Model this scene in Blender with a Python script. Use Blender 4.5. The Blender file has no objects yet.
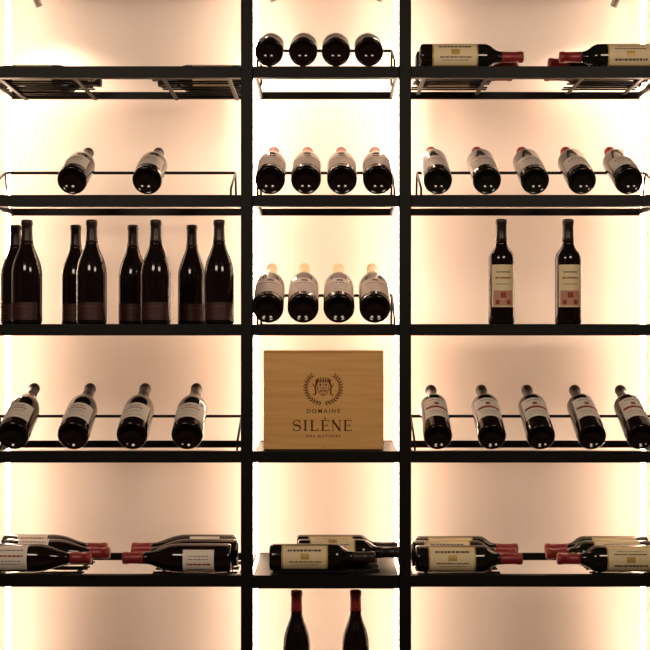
import bpy, bmesh, math, random
from mathutils import Vector, Matrix, Euler
random.seed(4)
S=350.0; HZ=1.45
def X(px): return (px-325.0)/S
def Z(py): return HZ+(340.0-py)/S
scene=bpy.context.scene
scene.view_settings.view_transform='Standard'
col=scene.collection

# ---------------- materials ----------------
def new_mat(name):
    m=bpy.data.materials.new(name); m.use_nodes=True
    return m,m.node_tree,m.node_tree.nodes['Principled BSDF']
def simple(name,c,rough=.5,metal=0.0,spec=.5,noise=0.0,coat=0.0):
    m,nt,b=new_mat(name)
    b.inputs['Roughness'].default_value=rough
    b.inputs['Metallic'].default_value=metal
    b.inputs['Specular IOR Level'].default_value=spec
    b.inputs['Coat Weight'].default_value=coat
    n=nt.nodes.new('ShaderNodeTexNoise'); n.inputs['Scale'].default_value=60
    r=nt.nodes.new('ShaderNodeValToRGB')
    k=1-noise
    r.color_ramp.elements[0].color=(c[0]*k,c[1]*k,c[2]*k,1)
    r.color_ramp.elements[1].color=(c[0],c[1],c[2],1)
    tc=nt.nodes.new('ShaderNodeTexCoord')
    nt.links.new(tc.outputs['Object'],n.inputs['Vector'])
    nt.links.new(n.outputs['Fac'],r.inputs['Fac'])
    nt.links.new(r.outputs['Color'],b.inputs['Base Color'])
    return m
M={}
M['glass']=simple('dark_bottle_glass',(.010,.005,.0045),.09,0,.45,.2)
M['glassg']=simple('green_bottle_glass',(.009,.008,.005),.09,0,.45,.2)
M['black']=simple('black_powder_coated_steel',(.0042,.0032,.0030),.5,0,.18,.2)
M['cap_black']=simple('foil_black',(.030,.017,.015),.35,.2,.5,.2)
M['cap_red']=simple('foil_red',(.27,.020,.020),.38,.1,.5,.15)
M['cap_red_b']=simple('foil_bright_red',(.42,.035,.03),.38,.1,.5,.15)
M['cap_brown']=simple('foil_brown',(.36,.085,.065),.38,.1,.5,.15)
M['cap_cream']=simple('foil_cream',(.82,.64,.38),.4,.05,.5,.1)
M['paper']=simple('label_paper_white',(.84,.76,.68),.6,0,.3,.06)
M['paperg']=simple('label_paper_grey',(.62,.53,.48),.6,0,.3,.10)
M['cream']=simple('label_paper_cream',(.82,.68,.42),.6,0,.3,.06)
M['gold']=simple('label_gold',(.55,.36,.10),.45,.2,.5,.2)
M['maroon']=simple('label_maroon',(.045,.012,.012),.5,0,.4,.2)
M['dred']=simple('label_dull_red',(.17,.03,.025),.6,0,.3,.2)
M['red']=simple('label_red_ink',(.33,.05,.035),.6,0,.3,.1)
M['pink']=simple('label_pink_ink',(.60,.30,.21),.6,0,.3,.3)
M['ink']=simple('label_dark_ink',(.10,.07,.06),.6,0,.3,.1)
M['burn']=simple('branded_print_brown',(.13,.040,.012),.7,0,.2,.2)
M['nail']=simple('nail_steel',(.3,.26,.2),.4,.8)
M['socket']=simple('fixture_grey',(.30,.27,.25),.4,.5)

def wood(name,dark,light,sc=(2,30,30)):
    m,nt,b=new_mat(name)
    tc=nt.nodes.new('ShaderNodeTexCoord'); mp=nt.nodes.new('ShaderNodeMapping')
    mp.inputs['Scale'].default_value=sc
    n=nt.nodes.new('ShaderNodeTexNoise'); n.inputs['Scale'].default_value=2.2; n.inputs['Detail'].default_value=8; n.inputs['Distortion'].default_value=.6
    r=nt.nodes.new('ShaderNodeValToRGB')
    r.color_ramp.elements[0].position=.3; r.color_ramp.elements[1].position=.7
    r.color_ramp.elements[0].color=(*dark,1); r.color_ramp.elements[1].color=(*light,1)
    nt.links.new(tc.outputs['Object'],mp.inputs['Vector']); nt.links.new(mp.outputs['Vector'],n.inputs['Vector'])
    nt.links.new(n.outputs['Fac'],r.inputs['Fac']); nt.links.new(r.outputs['Color'],b.inputs['Base Color'])
    b.inputs['Roughness'].default_value=.55
    bp=nt.nodes.new('ShaderNodeBump'); bp.inputs['Strength'].default_value=.08; bp.inputs['Distance'].default_value=.002
    nt.links.new(n.outputs['Fac'],bp.inputs['Height']); nt.links.new(bp.outputs['Normal'],b.inputs['Normal'])
    return m
M['pine']=wood('pine_wood',(.66,.34,.10),(.76,.45,.16))
M['pine_edge']=wood('pine_wood_edge',(.42,.21,.06),(.58,.32,.10))
M['floor']=wood('floor_wood',(.10,.06,.035),(.18,.11,.06),(1,12,1))
def plaster(name,c):
    m,nt,b=new_mat(name)
    tc=nt.nodes.new('ShaderNodeTexCoord')
    n=nt.nodes.new('ShaderNodeTexNoise'); n.inputs['Scale'].default_value=2.5; n.inputs['Detail'].default_value=6
    r=nt.nodes.new('ShaderNodeValToRGB')
    r.color_ramp.elements[0].color=(c[0]*.95,c[1]*.94,c[2]*.93,1); r.color_ramp.elements[1].color=(*c,1)
    nt.links.new(tc.outputs['Object'],n.inputs['Vector'])
    nt.links.new(n.outputs['Fac'],r.inputs['Fac']); nt.links.new(r.outputs['Color'],b.inputs['Base Color'])
    b.inputs['Roughness'].default_value=.85
    return m
M['wall']=plaster('wall_plaster',(.82,.74,.685))
M['room']=plaster('room_plaster_dark',(.10,.085,.075))
def emis(name,c,s):
    m,nt,b=new_mat(name)
    b.inputs['Emission Color'].default_value=(*c,1); b.inputs['Emission Strength'].default_value=s
    b.inputs['Base Color'].default_value=(.8,.8,.8,1)
    return m
LEDC=(1,.685,.47)
M['led']=emis('led_warm_diffuser',LEDC,35)
M['lens']=emis('spot_lens',LEDC,6)

# ---------------- mesh helpers ----------------
class MB:
    def __init__(s): s.bm=bmesh.new(); s.mats=[]
    def mi(s,k):
        if k not in s.mats: s.mats.append(k)
        return s.mats.index(k)
    def box(s,x0,x1,y0,y1,z0,z1,k):
        v=[s.bm.verts.new((x,y,z)) for x in (x0,x1) for y in (y0,y1) for z in (z0,z1)]
        for f in ((0,1,3,2),(4,6,7,5),(0,4,5,1),(2,3,7,6),(0,2,6,4),(1,5,7,3)):
            fc=s.bm.faces.new([v[i] for i in f]); fc.material_index=s.mi(k)
    def rod(s,a,b,r,k,n=12,kend=None):
        a=Vector(a); b=Vector(b); d=(b-a).normalized()
        u=d.orthogonal().normalized(); w=d.cross(u)
        ra=[]; rb=[]
        for i in range(n):
            t=2*math.pi*i/n; o=(u*math.cos(t)+w*math.sin(t))*r
            ra.append(s.bm.verts.new(a+o)); rb.append(s.bm.verts.new(b+o))
        for i in range(n):
            j=(i+1)%n; f=s.bm.faces.new((ra[i],ra[j],rb[j],rb[i])); f.smooth=True; f.material_index=s.mi(k)
        f=s.bm.faces.new(ra[::-1]); f.material_index=s.mi(k)
        f=s.bm.faces.new(rb); f.material_index=s.mi(kend or k)
    def poly(s,pts,k):
        f=s.bm.faces.new([s.bm.verts.new(p) for p in pts]); f.material_index=s.mi(k)
    def mesh(s,name,recalc=True):
        if recalc: bmesh.ops.recalc_face_normals(s.bm,faces=s.bm.faces)
        me=bpy.data.meshes.new(name); s.bm.to_mesh(me); s.bm.free()
        for k in s.mats: me.materials.append(M[k])
        return me
def add(name,me,loc=(0,0,0),rot=None,scale=1.0,parent=None):
    o=bpy.data.objects.new(name,me); col.objects.link(o)
    o.location=loc
    if rot is not None: o.rotation_euler=rot
    o.scale=(scale,)*3
    if parent: o.parent=parent
    return o

# ---------------- room ----------------
WY=0.56
def room(name,x0,x1,y0,y1,z0,z1,k):
    b=MB(); b.box(x0,x1,y0,y1,z0,z1,k); add(name,b.mesh(name))
room('wall_back',-2.4,2.4,WY,WY+.1,0,2.8,'wall')
room('wall_left',-2.5,-2.4,-5.2,WY+.1,0,2.8,'room')
room('wall_right',2.4,2.5,-5.2,WY+.1,0,2.8,'room')
room('wall_front',-2.5,2.5,-5.3,-5.2,0,2.8,'room')
room('floor',-2.5,2.5,-5.3,WY+.1,-.1,0,'floor')
room('ceiling',-2.5,2.5,-5.3,WY+.1,2.8,2.9,'room')
b=MB(); b.box(-2.4,2.4,WY-.015,WY,0,.09,'black'); add('baseboard_back',b.mesh('baseboard_back'))

# ---------------- rack ----------------
DEP=.40
LY=.425
POST=[-28,247,405,678]
PW=.017
FB=.033
ROW=[66.5,195,324,451,575]
ALL=[-62]+ROW+[702,830]
rk=MB()
for p in POST:
    rk.box(X(p)-PW,X(p)+PW,-.012,.022,0,2.8,'black')
    rk.box(X(p)-PW-.012,X(p)+PW+.012,-.03,.045,0,.008,'black')
def shelf(z,x0,x1,plate=False,fb=FB):
    rk.box(x0,x1,-.006,.020,z-fb,z,'black')
    rk.box(x0,x1,DEP-.012,DEP,z-.022,z,'black')
    for xa in (x0,x1-.008):
        rk.box(xa,xa+.008,.020,DEP-.012,z-.020,z-.002,'black')
    if plate: rk.box(x0+.008,x1-.008,.02,DEP-.012,z-.005,z-.0005,'black')
def rail(z,x0,x1,ins=.012):
    yr=.20; zr=z+.088
    rk.rod((x0+ins,yr,zr),(x1-ins,yr,zr),.0045,'black')
    for xx in (x0+ins,x1-ins):
        rk.rod((xx,yr,zr),(xx,.012,z+.02),.0032,'black')
        rk.rod((xx,.012,z+.02),(xx,.012,z-.01),.0032,'black')
        rk.rod((xx,yr,zr),(xx,yr+.03,z-.008),.0032,'black')
    for xx in (x0,x1-ins):
        rk.box(xx,xx+ins,yr+.02,yr+.04,z-.012,z-.004,'black')
bays=[(X(POST[i])+PW,X(POST[i+1])-PW) for i in range(3)]
plates={(3,0),(3,2),(4,1),(5,1),(6,0),(6,1),(6,2),(7,0),(7,1),(7,2),(0,0),(0,1),(0,2)}
for i,py in enumerate(ALL):
    for j,(x0,x1) in enumerate(bays):
        shelf(Z(py),x0,x1,(i,j) in plates, FB if (i,j)!=(5,1) else .038)
for (i,j) in ((0,1),(1,0),(1,1),(1,2),(2,1),(3,0),(3,2)):
    rail(Z(ROW[i]),*bays[j],ins=.03 if j!=1 and i==1 else .012)
for p in POST:
    for py in (-62,574,830):
        rk.box(X(p)-.004,X(p)+.004,.02,WY,Z(py)-.02,Z(py)-.006,'black')
def tray(z,x0,x1,ys,dz=0):
    for xx in (x0+.02,x1-.03):
        rk.box(xx,xx+.012,.018,DEP-.01,z-.006+dz,z-.001+dz,'black')
    for y in ys:
        for s in (-1,1):
            rk.rod((x0,y+s*.016,z+.002+dz),(x1,y+s*.016,z+.002+dz),.0028,'black',8)
YS=[.05,.14,.23,.32]
tray(Z(66),X(-14),X(80),YS[1:],-.022); tray(Z(66),X(152),X(236),YS[1:],-.022)
tray(Z(66),X(418),X(500),YS,-.006); tray(Z(66),X(582),X(662),YS,-.006)
for a,c_ in ((-14,80),(150,236),(418,503),(594,664),(272,380)):
    tray(Z(575),X(a),X(c_),YS[:3],-.006 if a!=272 else .001)
ro=add('wine_rack',rk.mesh('wine_rack'))
bv=ro.modifiers.new('b','BEVEL'); bv.width=.001; bv.segments=1; bv.limit_method='ANGLE'; bv.angle_limit=math.radians(60)

# LED tubes behind every upright
for p in POST:
    l=MB()
    l.rod((X(p),LY,.12),(X(p),LY,2.72),.008,'led',16)
    l.box(X(p)-.009,X(p)+.009,LY-.01,LY+.010,.09,.12,'socket')
    l.box(X(p)-.009,X(p)+.009,LY-.01,LY+.010,2.72,2.80,'socket')
    add('led_strip_light',l.mesh('led_strip_light'))
# wall-washing spots: outer tips show, inner pair unseen, added to brighten the bay tops
for px,s,en in ((8,1,11),(264,1,9),(388,-1,9),(644,-1,11)):
    l=MB(); x=X(px); zt=Z(-62)-.005
    l.rod((x,.34,zt),(x,.34,zt-.05),.004,'socket')
    dz=.033 if abs(330-px)>200 else .05
    l.rod((x-s*.006,.335,zt-.09+dz),(x+s*.012,.355,zt-.135+dz),.011,'socket',20,'lens')
    add('spotlight_fixture',l.mesh('spotlight_fixture'))
    sp=bpy.data.lights.new('spot','SPOT'); sp.energy=en; sp.color=LEDC; sp.spot_size=math.radians(120); sp.spot_blend=1; sp.shadow_soft_size=.012
    so=bpy.data.objects.new('top_glow_spot',sp); col.objects.link(so)
    so.location=(x+s*.014,.362,zt-.152+dz)
    so.rotation_euler=Vector((s*.05,.36,-1)).to_track_quat('-Z','Y').to_euler()

# ---------------- bottles ----------------
def bottle(name,kind,R,glass,cap,label,capz=None):
    b=MB()
    if kind=='burg':
        pr=[(0,.020),(.45*R,.016),(.72*R,.006),(.84*R,.0006),(.90*R,0),(.97*R,.003),(R,.010),(R,.06),(R,.142),(.985*R,.153),(.94*R,.166),(.86*R,.180),(.75*R,.193),(.62*R,.206),(.51*R,.218),(.43*R,.230),(.0160,.242),(.0152,.252),(.0148,.27),(.0148,.2835),(.0160,.2845),(.0160,.294),(.0150,.2985),(.010,.300),(0,.300)]
        cz=.235 if capz is None else capz
    else:
        pr=[(0,.020),(.45*R,.016),(.72*R,.006),(.84*R,.0006),(.90*R,0),(.97*R,.003),(R,.010),(R,.06),(R,.184),(.985*R,.191),(.93*R,.198),(.82*R,.2055),(.68*R,.212),(.55*R,.219),(.46*R,.227),(.0160,.236),(.0150,.246),(.0146,.26),(.0146,.2835),(.0160,.2845),(.0160,.294),(.0150,.2985),(.010,.300),(0,.300)]
        cz=.236 if capz is None else capz
    N=48; out=[]; done=False
    for i,(r,z) in enumerate(pr):
        if not done and i>5 and z>=cz:
            r0,z0=out[-1][0],out[-1][1]
            t=(cz-z0)/(z-z0)
            rc=r0+(r-r0)*t
            out.append((rc,cz,glass)); out.append((rc+.0007,cz+.0002,cap)); done=True
            if z-cz>.001: out.append((r+.0007,z,cap))
            continue
        out.append((r+(.0007 if done and r>0 else 0),z,cap if done else glass))
    prev=None
    for r,z,k in out:
        if r<=1e-6: ring=[b.bm.verts.new((0,0,z))]
        else: ring=[b.bm.verts.new((r*math.cos(2*math.pi*i/N),r*math.sin(2*math.pi*i/N),z)) for i in range(N)]
        if prev:
            for i in range(N):
                j=(i+1)%N
                if len(prev)==1: vs=(prev[0],ring[j],ring[i])
                elif len(ring)==1: vs=(prev[i],prev[j],ring[0])
                else: vs=(prev[i],prev[j],ring[j],ring[i])
                f=b.bm.faces.new(vs); f.smooth=True; f.material_index=b.mi(k)
        prev=ring
    for (z0,z1,a0,a1,k,ly) in label:
        n=max(1,int((a1-a0)/6)); rr=R+.0005+.0004*ly
        pv=None
        for i in range(n+1):
            a=math.radians(a0+(a1-a0)*i/n)-math.pi/2
            c=(b.bm.verts.new((rr*math.cos(a),rr*math.sin(a),z0)),b.bm.verts.new((rr*math.cos(a),rr*math.sin(a),z1)))
            if pv:
                f=b.bm.faces.new((pv[0],c[0],c[1],pv[1])); f.smooth=True; f.material_index=b.mi(k)
            pv=c
    return b.mesh(name,False)
def words(z,h,wid,k,seed,gap=3,ly=1):
    rn=random.Random(seed); o=[]; a=-wid
    while a<wid:
        w=rn.uniform(3,9); e=min(a+w,wid); o.append((z,z+h,a,e,k,ly)); a=e+gap*rn.uniform(.5,1)
    return o
def axwords(a,h,z0,z1,k,seed,ly=1):
    rn=random.Random(seed); o=[]; z=z0
    while z<z1:
        w=rn.uniform(.003,.011); e=min(z+w,z1); o.append((z,e,a,a+h,k,ly)); z=e+rn.uniform(.0012,.003)
    return o
lab_white=[(.034,.118,-62,62,'paper',0)]+words(.100,.005,26,'ink',1)+words(.086,.006,36,'red',2)+words(.073,.002,32,'ink',3)+words(.064,.002,28,'ink',4)+words(.048,.002,36,'ink',9)
lab_grey=[(.030,.120,-66,66,'paperg',0),(.100,.112,-12,12,'ink',1)]+words(.086,.005,38,'ink',5)+words(.074,.002,34,'ink',6)+words(.062,.002,34,'ink',7)+words(.046,.002,40,'ink',8)
lab_dark=[(.012,.062,-60,60,'maroon',0)]+words(.048,.004,30,'dred',11)+words(.036,.0015,30,'dred',12)+words(.022,.0015,26,'dred',13)
lab_chat=[(.048,.168,-54,54,'cream',0),(.052,.095,-44,44,'pink',1),(.074,.090,-12,12,'red',2),(.056,.068,-32,-16,'red',2),(.056,.068,14,32,'red',2)]+words(.145,.004,30,'ink',21)+words(.128,.005,34,'red',22)+words(.112,.002,30,'ink',23)
lab_crest=[(.055,.165,-56,56,'paper',0),(.104,.116,-48,48,'red',1),(.124,.138,-9,9,'red',1)]+words(.150,.004,30,'ink',31)+words(.085,.003,36,'ink',32)+words(.072,.002,30,'ink',33)
lab_gold=[(.034,.165,-62,62,'gold',0),(.038,.161,-54,54,'cream',1),(.088,.112,-16,8,'gold',2)]+axwords(-34,9,.052,.148,'ink',41,2)+axwords(16,5,.056,.146,'ink',42,2)+axwords(30,2.5,.064,.14,'ink',43,2)
lab_side=[(.045,.13,-55,55,'paper',0)]+axwords(-30,4,.055,.12,'ink',51)+axwords(-8,7,.055,.12,'red',52)+axwords(14,2.5,.06,.115,'ink',53)+axwords(26,2.5,.06,.115,'ink',54)
B={}
B['stand']=bottle('bottle_dark',  'burg',.0430,'glass','cap_black',lab_dark)
B['white']=bottle('bottle_white', 'burg',.0435,'glass','cap_black',lab_white)
B['brown']=bottle('bottle_brown', 'burg',.0430,'glass','cap_brown',lab_grey,.208)
B['cream']=bottle('bottle_cream', 'burg',.0440,'glass','cap_cream',lab_grey,.216)
B['redc']=bottle('bottle_redcap','bdx',.0410,'glassg','cap_red_b',lab_white,.214)
B['chat']=bottle('bottle_chateau','bdx',.0375,'glass','cap_black',lab_chat)
B['crest']=bottle('bottle_crest','bdx',.0400,'glass','cap_black',lab_crest)
B['side']=bottle('bottle_side','burg',.0395,'glass','cap_red',lab_side,.242)
B['gold']=bottle('bottle_gold','bdx',.0380,'glassg','cap_black',lab_gold)
B['goldr']=bottle('bottle_goldr','bdx',.0380,'glassg','cap_red',lab_gold)
RR=dict(stand=.043,white=.0435,brown=.043,cream=.044,redc=.041,chat=.0375,crest=.040,side=.0395,gold=.038,goldr=.038)
def put(me,loc,rotm):
    o=bpy.data.objects.new('wine_bottle',B[me]); col.objects.link(o)
    o.matrix_world=Matrix.Translation(loc)@rotm
    return o
def tilted(k,px,row,sc=1.0,th=24.5,roll=0,yaw=0):
    t=math.radians(th); R=RR[k]*sc
    rot=Matrix.Rotation(math.radians(yaw),4,'Z')@Matrix.Rotation(-(math.pi/2-t),4,'X')@Matrix.Rotation(math.radians(roll),4,'Z')@Matrix.Scale(sc,4)
    put(k,(X(px),-.004,Z(ROW[row])+R*math.cos(t)+.001),rot)
def lying(k,pxbase,row,y,dirn,sc=1.0,roll=0,dz=0.0):
    R=RR[k]*sc
    rot=Matrix.Rotation(dirn*math.pi/2,4,'Y')@Matrix.Rotation(math.radians(roll),4,'Z')@Matrix.Scale(sc,4)
    put(k,(X(pxbase),y,Z(ROW[row])+R+dz),rot)
def standing(k,px,zt,y,sc=1.0,roll=0):
    put(k,(X(px),y,zt+.0005),Matrix.Rotation(math.radians(roll),4,'Z')@Matrix.Scale(sc,4))
for x in (269,303,336,369): tilted('brown',x,0,.95,th=19,roll=random.uniform(-8,8))
for x in (72,147): tilted('white',x,1,.98,th=24,roll=random.uniform(-8,8))
for x in (270,306,342,378): tilted('brown',x,1,1.0,th=24,roll=random.uniform(-8,8))
for x in (438,487,535,582,629): tilted('redc',x,1,1.0,th=24.5,roll=random.uniform(-8,8))
for x in (268,303,339,375): tilted('cream',x,2,1.02,th=26,roll=random.uniform(-6,6))
for x in (21,87,152.5,217): standing('stand',x,Z(324),.075,1.015,random.uniform(-8,8))
for x in (-5,59,120,183): standing('stand',x,Z(324),.25,1.015,random.uniform(-8,8))
for x in (504.5,572.5): standing('chat',x,Z(324),.07,1.02,random.uniform(-4,4))
for x in (13,73,132,187): tilted('white',x,3,1.04,roll=random.uniform(-8,8))
for x in (438,492,541,592,641): tilted('crest',x,3,1.03,roll=random.uniform(-8,8))
def grp(k,row,base,dirn,offs,sc=1.0,dz=.0):
    for y,o,r in offs: lying(k,base+o,row,y,dirn,sc,r,dz)
grp('side',4,-22,1,[(.05,0,-12),(.14,14,-30),(.23,6,-50)],1.05,-.001)
grp('side',4,230,-1,[(.05,0,-12),(.14,4,-30),(.23,0,10)],1.05,-.001)
grp('gold',4,269,1,[(.05,0,-8),(.14,28,-60),(.23,26,-8)],1.02,.004)
grp('goldr',4,417,1,[(.05,0,-8),(.14,-2,-20),(.23,4,-8)],1.03,-.001)
grp('goldr',4,670,-1,[(.05,-2,8),(.14,-8,20),(.23,-4,8)],1.03,-.001)
grp('goldr',0,421,1,[(.05,0,-8),(.14,-2,-20),(.23,4,-8),(.32,2,30)],1.0,-.001)
grp('goldr',0,667,-1,[(.05,0,8),(.14,-6,20),(.23,0,8),(.32,0,30)],1.0,-.001)
grp('gold',0,-16,1,[(.23,0,-8),(.32,2,30)],.92,-.018)
grp('gold',0,238,-1,[(.23,0,-8),(.32,2,30)],.92,-.018)
for x in (296,356): standing('side',x,Z(702),.07,1.02)

# ---------------- crate ----------------
c=MB()
x0,x1=X(263),X(384); z0=Z(450.5); z1=z0+.285; y0=.03; y1=.22
T=.009
c.box(x0,x1,y0+.008,y1,z0,z0+T,'pine_edge'); c.box(x0,x1,y0+.008,y1,z1-T,z1,'pine_edge')
c.box(x0,x0+T,y0+.008,y1,z0+T,z1-T,'pine_edge'); c.box(x1-T,x1,y0+.008,y1,z0+T,z1-T,'pine_edge')
c.box(x0+T,x1-T,y1-T,y1-.001,z0+T,z1-T,'pine')
c.box(x0+.0015,x1-.0015,y0,y0+.0075,z0+.0015,z1-.008,'pine')
for nx in (x0+.007,(x0+x1)/2,x1-.007):
    for nz in (z0+.007,z1-.014): 
        c.rod((nx,y0+.002,nz),(nx,y0-.0006,nz),.0016,'nail',10)
yf=y0-.0006
cx=(x0+x1)/2-.001
def F(u,v): return (cx+u,yf,Zc+v)
def leaf(u,v,ang,l,w,k='burn'):
    pts=[]
    for t,s in ((0,0),(.3,.9),(.6,.8),(1,0),(.6,-.8),(.3,-.9)):
        a=t*l; q=s*w/2
        pts.append(F(u+a*math.cos(ang)-q*math.sin(ang),v+a*math.sin(ang)+q*math.cos(ang)))
    c.poly(pts,k)
def seg(u0,v0,u1,v1,w,k='burn'):
    d=Vector((u1-u0,v1-v0)); d.normalize(); n=Vector((-d.y,d.x))*w/2
    c.poly([F(u0+n.x,v0+n.y),F(u1+n.x,v1+n.y),F(u1-n.x,v1-n.y),F(u0-n.x,v0-n.y)],k)
Zc=Z(388)
RW=.048
for s in (-1,1):
    prev=None
    for i in range(14):
        t=i/13; a=-math.pi/2+s*(.12+t*2.25)
        u,v=RW*1.05*math.cos(a),RW*.95*math.sin(a)
        if prev: seg(prev[0],prev[1],u,v,.0012)
        prev=(u,v)
        tang=a+s*math.pi/2
        for q in (-.75,.75): leaf(u,v,tang+q,.0115,.0036)
sh=[(-.017,.016),(.017,.016),(.017,-.004),(.011,-.016),(0,-.023),(-.011,-.016),(-.017,-.004)]
for i in range(len(sh)):
    a,bb=sh[i],sh[(i+1)%len(sh)]; seg(a[0],a[1],bb[0],bb[1],.0018)
seg(0,.016,0,-.022,.0014); seg(-.016,-.001,.016,-.001,.0014)
for u,v in ((-.008,.008),(.008,.008),(-.007,-.009),(.007,-.009)):
    for k2 in range(5): leaf(u,v,k2*1.257,.0058,.0022)
for u in (-.014,-.007,0,.007,.014): leaf(u,.018,math.pi/2,.013,.004)
seg(-.016,.0195,.016,.0195,.0022)
for s in (-1,1):
    seg(s*.021,-.018,s*.023,.004,.004); seg(s*.023,.004,s*.019,.016,.004); leaf(s*.019,.014,math.pi/2,.012,.008)
    seg(s*.023,.0,s*.031,.012,.0022); seg(s*.021,-.018,s*.029,-.022,.003)
Zc=Z(431.5); hL=.031
def vst(u,w=.0052,h0=0,h1=hL,serif=True):
    c.poly([F(u,h0),F(u+w,h0),F(u+w,h1),F(u,h1)],'burn')
    if serif:
        for h in (h0,h1-.0016): c.poly([F(u-.0028,h),F(u+w+.0028,h),F(u+w+.0028,h+.0016),F(u-.0028,h+.0016)],'burn')
u=-.087
pts=[]
for i in range(25):
    t=i/24
    if t<.5:
        a=math.radians(35+ (t/.5)*235); pu,pv=.0095*math.cos(a),hL*.74+hL*.25*math.sin(a)
    else:
        a=math.radians(90-((t-.5)/.5)*235); pu,pv=.0105*math.cos(a),hL*.26+hL*.25*math.sin(a)
    pts.append((pu,pv))
for i in range(24):
    w=.0022+.0034*math.exp(-((i-12)/5.5)**2)
    seg(u+.011+pts[i][0],pts[i][1],u+.011+pts[i+1][0],pts[i+1][1],w)
seg(u+.0195,hL*.70,u+.0195,hL,.0018); seg(u+.0015,0,u+.0015,hL*.3,.0018)
u+=.033; vst(u)
u+=.019; vst(u); c.poly([F(u+.005,0),F(u+.021,0),F(u+.022,.010),F(u+.0195,.0022),F(u+.005,.0018)],'burn')
def E(u,acc=False):
    vst(u)
    c.poly([F(u+.005,0),F(u+.021,0),F(u+.022,.009),F(u+.0195,.0020),F(u+.005,.0018)],'burn')
    c.poly([F(u+.005,hL),F(u+.020,hL),F(u+.0205,hL-.008),F(u+.0185,hL-.002),F(u+.005,hL-.0018)],'burn')
    seg(u+.005,hL*.52,u+.015,hL*.52,.0018); seg(u+.0155,hL*.4,u+.0155,hL*.64,.0016)
    if acc: leaf(u+.013,hL+.003,math.radians(140),.010,.004)
u+=.031; E(u,True)
u+=.031
vst(u,.0020); vst(u+.020,.0020); seg(u,hL-.001,u+.021,.001,.0058)
u+=.034; E(u)
crate=add('wooden_wine_crate',c.mesh('wooden_wine_crate'))
def text(body,size,zz,sp=1.2):
    cu=bpy.data.curves.new('t','FONT'); cu.body=body; cu.size=size; cu.align_x='CENTER'; cu.space_character=sp
    cu.offset=.0002
    o=bpy.data.objects.new('t',cu); col.objects.link(o)
    bpy.context.view_layer.update()
    me=bpy.data.meshes.new_from_object(o.evaluated_get(bpy.context.evaluated_depsgraph_get()))
    bpy.data.objects.remove(o)
    me.materials.clear(); me.materials.append(M['burn'])
    add('printed_text',me,(cx,yf,zz),(math.pi/2,0,0),1.0,crate)
text('DOMAINE',.0165,Z(413.5),1.45)
text('DES HUTURES',.0105,Z(438),1.6)

# ---------------- lights ----------------
w=bpy.data.worlds.new('world'); scene.world=w; w.use_nodes=True
w.node_tree.nodes['Background'].inputs[0].default_value=(.9,.75,.6,1)
w.node_tree.nodes['Background'].inputs[1].default_value=.05
def area(name,loc,tgt,size,power,c):
    l=bpy.data.lights.new(name,'AREA'); l.energy=power; l.color=c; l.size=size
    o=bpy.data.objects.new(name,l); col.objects.link(o); o.location=loc
    o.rotation_euler=(Vector(tgt)-Vector(loc)).to_track_quat('-Z','Y').to_euler()
area('front_fill_light',(-1.1,-2.4,2.72),(-.2,0,1.4),.8,36,(1,.80,.61))  # soft front fill added to bring up labels and capsules, not a real panel
area('front_fill_light',(1.2,-2.4,2.72),(.2,0,1.4),.8,36,(1,.80,.61))

# ---------------- camera ----------------
cam=bpy.data.cameras.new('camera'); co=bpy.data.objects.new('camera',cam); col.objects.link(co)
co.location=(X(330),-3.8,HZ); co.rotation_euler=(math.pi/2,0,0)
cam.sensor_width=36; cam.lens=36*S*3.8/650
cam.shift_x=-5/650; cam.shift_y=15/650
scene.camera=co
